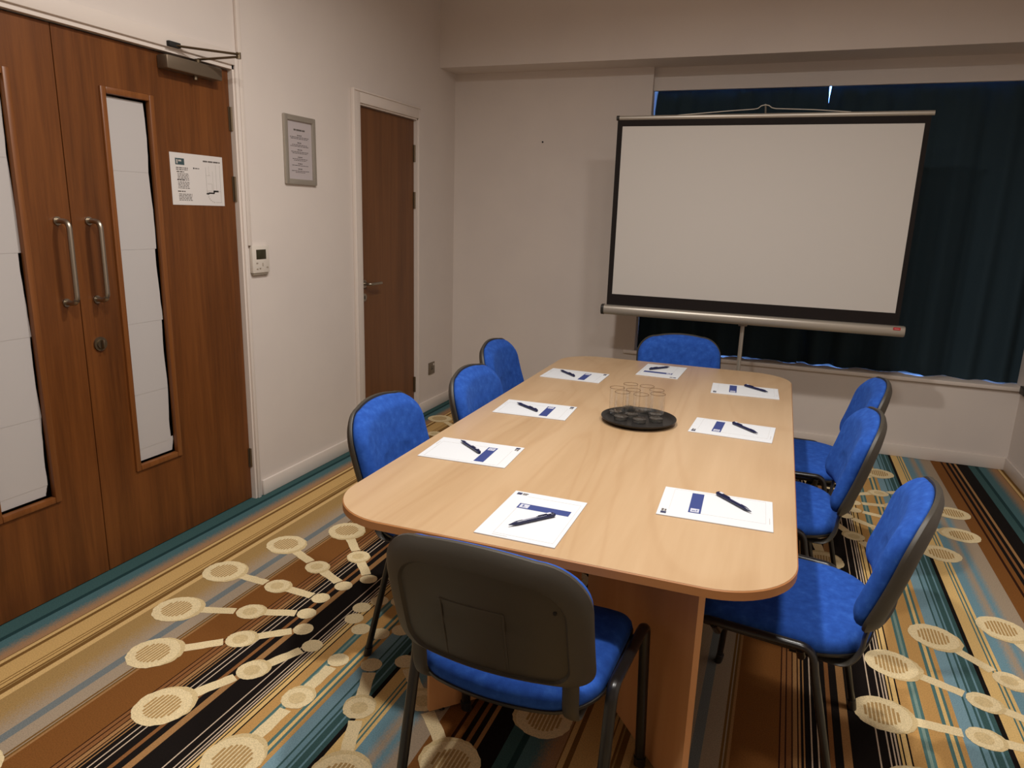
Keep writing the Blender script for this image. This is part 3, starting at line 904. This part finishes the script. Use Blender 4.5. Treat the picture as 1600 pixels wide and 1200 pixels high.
for x, y, a, lab in ((1.432, 2.082, -87.6, 'blue chair on left side of table, nearest the double door'),
                     (1.507, 2.676, -88.0, 'blue chair on left side of table, middle of its three'),
                     (1.347, 3.341, -85.6, 'blue chair on left side of table, farthest of its three, before the room corner'),
                     (1.966, 3.751, 195.6, 'blue chair at the far table end, standing under projector screen'),
                     (2.503, 1.967, 81.0, 'blue chair on right side of table, nearest, whole seat and back in view'),
                     (2.451, 2.669, 90.0, 'blue chair on right side of table, middle of its three'),
                     (2.535, 3.269, 90.0, 'blue chair on right side of table, farthest, mostly behind the middle one')):
    dup(ch0, (x, y, 0), a * DEG, lab)

# ------------------------------------------------------------------ notepads and pens
def make_pad(label):
    t = thing('notepad', label, 'notepad', group='white notepads laid out on the table')
    bm = newbm(); box(bm, -0.105, 0.105, -0.1485, 0.1485, 0.0, 0.003, 0.0006, 1); pad_bm = bm
    z = 0.003
    bm = newbm(); box(bm, -0.062, 0.083, 0.036, 0.069, z - 0.0002, z + 0.0004); bd = obj('printed_band', bm, M['navy'], t, False)
    bm = newbm(); box(bm, -0.057, -0.032, 0.041, 0.064, z + 0.0004, z + 0.0007); obj('band_logo', bm, M['penw'], bd, False)
    bm = newbm(); box(bm, -0.050, -0.039, 0.046, 0.048, z + 0.0007, z + 0.0009); box(bm, -0.050, -0.046, 0.050, 0.060, z + 0.0007, z + 0.0009); obj('logo_mark', bm, M['navy'], bd, False)
    bm = newbm(); box(bm, -0.094, -0.080, 0.124, 0.139, z - 0.0002, z + 0.0004); cl_ = obj('corner_logo', bm, M['navyd'], t, False)
    bm = newbm(); box(bm, -0.0775, -0.064, 0.125, 0.130, z - 0.0002, z + 0.0004); box(bm, -0.0775, -0.062, 0.132, 0.138, z - 0.0002, z + 0.0004); words_bm = bm
    bm = newbm()
    for a in ((-0.0605, -0.060, -0.130, 0.036), (-0.060, 0.095, -0.1305, -0.130), (0.0945, 0.095, -0.130, 0.120), (-0.06, 0.0945, 0.1195, 0.120), (-0.06, -0.02, -0.1405, -0.139)):
        box(bm, a[0], a[1], a[2], a[3], z - 0.0002, z + 0.0003)
    objm('sheets', [(pad_bm, M['padpaper']), (words_bm, M['ink']), (bm, M['inkl'])], t)
    return t
def make_pen(label):
    t = thing('pen', label, 'pen', group='navy pens lying on the notepads')
    R_ = 0.0055
    bm = newbm()
    prof = [(0, -0.070), (0.0012, -0.0695), (0.0022, -0.063), (0.0046, -0.052), (0.0055, -0.046), (0.0055, 0.050), (0.0058, 0.052), (0.0058, 0.066), (0.0040, 0.070), (0, 0.0705)]
    lathe(bm, prof, 0, 0, 16)
    bmesh.ops.rotate(bm, verts=bm.verts[:], cent=(0, 0, 0), matrix=Matrix.Rotation(-PI / 2, 3, 'X'))
    bmesh.ops.translate(bm, verts=bm.verts[:], vec=(0, 0, R_ + 0.0003))
    for f_ in bm.faces: f_.smooth = True
    brl = bm
    bm = newbm(); box(bm, -0.0022, 0.0022, 0.018, 0.064, 2 * R_ + 0.0005, 2 * R_ + 0.0022, 0.0006); obj('clip', bm, M['pen'], t)
    bm = newbm(); box(bm, -0.0040, 0.0040, 0.044, 0.057, 2 * R_ + 0.0022, 2 * R_ + 0.0026); box(bm, -0.0016, 0.0016, -0.03, 0.012, 2 * R_ - 0.0002, 2 * R_ + 0.0006); objm('barrel', [(brl, M['pen']), (bm, M['penw'])], t)
    return t
# x, y, heading of the pad's top, pen ends (tip, cap)
PADS = [('at the near end of table, before the chair turned away', 1.863, 1.640, 90.0, (1.830, 1.556), (1.911, 1.658)),
        ('at the right side of table, nearest of its three', 2.299, 1.908, -178.0, (2.389, 1.908), (2.295, 2.002)),
        ('at the right side of table, middle of its three', 2.284, 2.710, 177.6, (2.374, 2.683), (2.281, 2.782)),
        ('at the right side of table, farthest of its three', 2.289, 3.391, -177.2, (2.388, 3.394), (2.285, 3.479)),
        ('at the left side of table, nearest of its three', 1.507, 2.044, 2.7, (1.434, 2.116), (1.537, 2.033)),
        ('at the left side of table, middle of its three', 1.523, 2.634, 2.9, (1.435, 2.670), (1.535, 2.602)),
        ('at the left side of table, farthest of its three', 1.491, 3.320, -0.4, (1.400, 3.372), (1.498, 3.279)),
        ('at the far end of table, under projector screen', 1.866, 3.637, -91.6, (1.883, 3.728), (1.809, 3.633))]
pad0 = pen0 = None
for where, x, y, h, tip, cap in PADS:
    lp = 'white notepad ' + where
    ln_ = 'navy pen on notepad ' + where
    ang = (h - 90) * DEG
    loc = (x, y, TZ)
    c_ = ((tip[0] + cap[0]) / 2, (tip[1] + cap[1]) / 2, TZ + 0.0034)
    pa = math.atan2(cap[1] - tip[1], cap[0] - tip[0]) - PI / 2
    if pad0 is None:
        pad0 = make_pad(lp); pad0.location = loc; pad0.rotation_euler = (0, 0, ang)
        pen0 = make_pen(ln_); pen0.location = c_; pen0.rotation_euler = (0, 0, pa)
    else:
        dup(pad0, loc, ang, lp); dup(pen0, c_, pa, ln_)

# ------------------------------------------------------------------ tray and tumblers
TRX, TRY = 1.936, 2.660
bm = newbm()
lathe(bm, [(0, 0.0), (0.118, 0.0), (0.126, 0.004), (0.142, 0.020), (0.144, 0.021), (0.1445, 0.019), (0.139, 0.012), (0.126, 0.0065), (0.120, 0.005), (0, 0.005)][::1], 0, 0, 56)
tr = obj('serving_tray', bm, M['tray'], angle=30); tr.location = (TRX, TRY, TZ)
tag(tr, 'round black tray carrying the glass tumblers on the table', 'tray')
def make_glass(label):
    t = thing('tumbler', label, 'glass', group='glass tumblers on the black tray')
    bm = newbm()
    H, R_ = 0.110, 0.029
    prof = [(0.0268, 0.004), (0.0280, 0.05), (R_, H)]
    lathe(bm, prof, 0, 0, 40)
    obj('glass_wall', bm, M['thin'], t, angle=80)
    bm = newbm(); lathe(bm, [(0, 0.0), (0.022, 0.0), (0.0250, 0.0015), (0.0260, 0.006), (0.0260, 0.014), (0.0235, 0.0150), (0.016, 0.0125), (0, 0.0115)], 0, 0, 40)
    obj('glass_base', bm, M['thick'], t, angle=40)
    bm = newbm()
    lathe(bm, [(R_ - 0.0014, H - 0.0004), (R_ + 0.0001, H - 0.0004), (R_ + 0.0001, H + 0.0009), (R_ - 0.0014, H + 0.0009), (R_ - 0.0014, H - 0.0004)], 0, 0, 40)
    obj('rim', bm, M['rim'], t, angle=40)
    return t
h1 = [(1.828, 2.743), (1.864, 2.830), (1.932, 2.824), (1.894, 2.734), (1.863, 2.678), (1.980, 2.777), (1.937, 2.675), (1.995, 2.714)]
h2 = [(1.846, 2.660), (1.881, 2.743), (1.947, 2.738), (1.910, 2.651), (1.880, 2.597), (1.993, 2.692), (1.951, 2.594), (2.008, 2.631)]
GL = ['leftmost of the eight', 'at the back left of the group', 'at the back right of the group', 'in the middle, ringed by the others',
      'at the front left of the group', 'at the right, second from the front', 'frontmost of the eight, at the centre', 'rightmost of the eight, at the front right']
g0 = None
for (a, c_, lb) in zip(h1, h2, GL):
    k_ = 0.50
    x, y = a[0] * (1 - k_) + c_[0] * k_, a[1] * (1 - k_) + c_[1] * k_
    lb = 'clear glass tumbler on the tray, ' + lb
    loc = (x, y, TZ + 0.0052)
    if g0 is None:
        g0 = make_glass(lb); g0.location = loc
    else:
        dup(g0, loc, 0, lb)

# ------------------------------------------------------------------ projection screen
SYAW = 0.012
ps = thing('projector_screen', 'white tripod projection screen with black border before the curtained window', 'screen', (2.2, 4.50, 0), SYAW)
ox = 2.2
bm = newbm(); box(bm, 1.352 - ox, 3.032 - ox, -0.001, 0.001, 0.895, 2.030); obj('fabric_border', bm, M['screenblk'], ps, False)
bm = newbm(); box(bm, 1.384 - ox, 3.006 - ox, -0.0025, -0.001, 0.980, 1.992); obj('projection_surface', bm, M['screenwht'], ps, False)
bm = newbm(); tube(bm, [(1.360 - ox, 0, 2.040), (3.045 - ox, 0, 2.044)], 0.013, 0.010, n=14); tbar = obj('top_bar', bm, M['alu'], ps)
bm = newbm(); tube(bm, [(1.345 - ox, 0, 2.040), (1.362 - ox, 0, 2.040)], 0.0145, n=14); obj('end_cap', bm, M['blackpl'], tbar)
# carrying wire over the top bar
bm = newbm()
pts = [(1.705 - ox, 0, 2.052), (1.80 - ox, 0, 2.058), (2.00 - ox, 0, 2.071), (2.135 - ox, 0, 2.078), (2.155 - ox, 0, 2.082), (2.170 - ox, 0, 2.095), (2.190 - ox, 0, 2.100), (2.212 - ox, 0, 2.096), (2.228 - ox, 0, 2.084), (2.25 - ox, 0, 2.079), (2.45 - ox, 0, 2.070), (2.640 - ox, 0, 2.055)]
tube(bm, pts, 0.0028, n=8); obj('hanging_wire', bm, M['alu'], ps, angle=80)
# case
bm = newbm()
def csec(x, k_=1.0):
    return [(x, -0.005 + 0.030 * k_ * math.copysign(abs(math.cos(a)) ** 0.7, math.cos(a)), 0.880 + 0.031 * k_ * math.copysign(abs(math.sin(a)) ** 0.8, math.sin(a))) for a in [2 * PI * i / 24 for i in range(24)]]
rings_mesh(bm, [csec(1.340 - ox), csec(3.058 - ox), csec(3.066 - ox, 0.9)]); cs = obj('screen_case', bm, M['alu'], ps, angle=40)
bm = newbm(); rings_mesh(bm, [csec(1.322 - ox, 1.0), csec(1.325 - ox, 1.07), csec(1.341 - ox, 1.07)]); obj('end_cap', bm, M['blackpl'], cs)
bm = newbm(); box(bm, 3.004 - ox, 3.040 - ox, -0.0375, -0.0335, 0.889, 0.904); lb_ = obj('red_label', bm, M['red'], cs, False)
bm = newbm(); box(bm, 3.009 - ox, 3.035 - ox, -0.0382, -0.0375, 0.8945, 0.8975); obj('label_print', bm, M['pink'], lb_, False)
# pole and tripod
bm = newbm(); tube(bm, [(2.196 - ox, 0.050, 0.10), (2.196 - ox, 0.050, 2.06)], 0.0125, n=16)
tube(bm, [(2.196 - ox, 0.050, 2.055), (2.194 - ox, 0.022, 2.088), (2.192 - ox, 0.0, 2.101)], 0.005, n=8)
obj('pole', bm, M['alu'], ps)
bm = newbm(); box(bm, 2.170 - ox, 2.222 - ox, 0.018, 0.070, 0.835, 0.880, 0.005); obj('case_clamp', bm, M['alu'], ps)
for i, a in enumerate((40, 140, 270)):
    a *= DEG
    if i == 2: a = 262 * DEG
    R_ = 0.42 if i < 2 else 0.40
    bm = newbm(); tube(bm, [(2.196 - ox + 0.016 * math.cos(a), 0.050 + 0.016 * math.sin(a), 0.44), (2.196 - ox + R_ * math.cos(a), 0.050 + R_ * math.sin(a), 0.014)], 0.011, 0.006, n=10)
    lgx = obj('leg', bm, M['alu'], ps)
    bm = newbm(); lathe(bm, [(0, 0), (0.014, 0), (0.013, 0.024), (0, 0.024)], 2.196 - ox + R_ * math.cos(a), 0.050 + R_ * math.sin(a), 14); obj('rubber_foot', bm, M['blackpl'], lgx)

# ------------------------------------------------------------------ light
def lamp(x, y, power, size=0.12, col=(1.0, 0.962, 0.912), z=HC - 0.012):
    ld = bpy.data.lights.new('ceiling downlight', 'AREA')
    ld.shape = 'DISK'; ld.size = size; ld.energy = power; ld.color = col; ld.spread = math.radians(170)
    o = bpy.data.objects.new('ceiling_downlight', ld); COL.objects.link(o)
    o.location = (x, y, z)
    return o
for x, y, p in ((1.68, 0.85, 39), (1.60, 2.25, 43), (2.68, 0.85, 22), (2.66, 2.25, 30)):
    lamp(x, y, p, 0.12 if x < 2 else 0.30)

SC.cycles.transparent_max_bounces = 32
w = bpy.data.worlds.new('World'); SC.world = w
w.use_nodes = True
bg = w.node_tree.nodes['Background']
bg.inputs['Color'].default_value = (0.16, 0.38, 1.0, 1)
bg.inputs['Strength'].default_value = 16.0

SC.view_settings.view_transform = 'Standard'
SC.view_settings.look = 'None'
SC.view_settings.gamma = 1.0
SC.view_settings.use_curve_mapping = False
SC.view_settings.exposure = -0.5
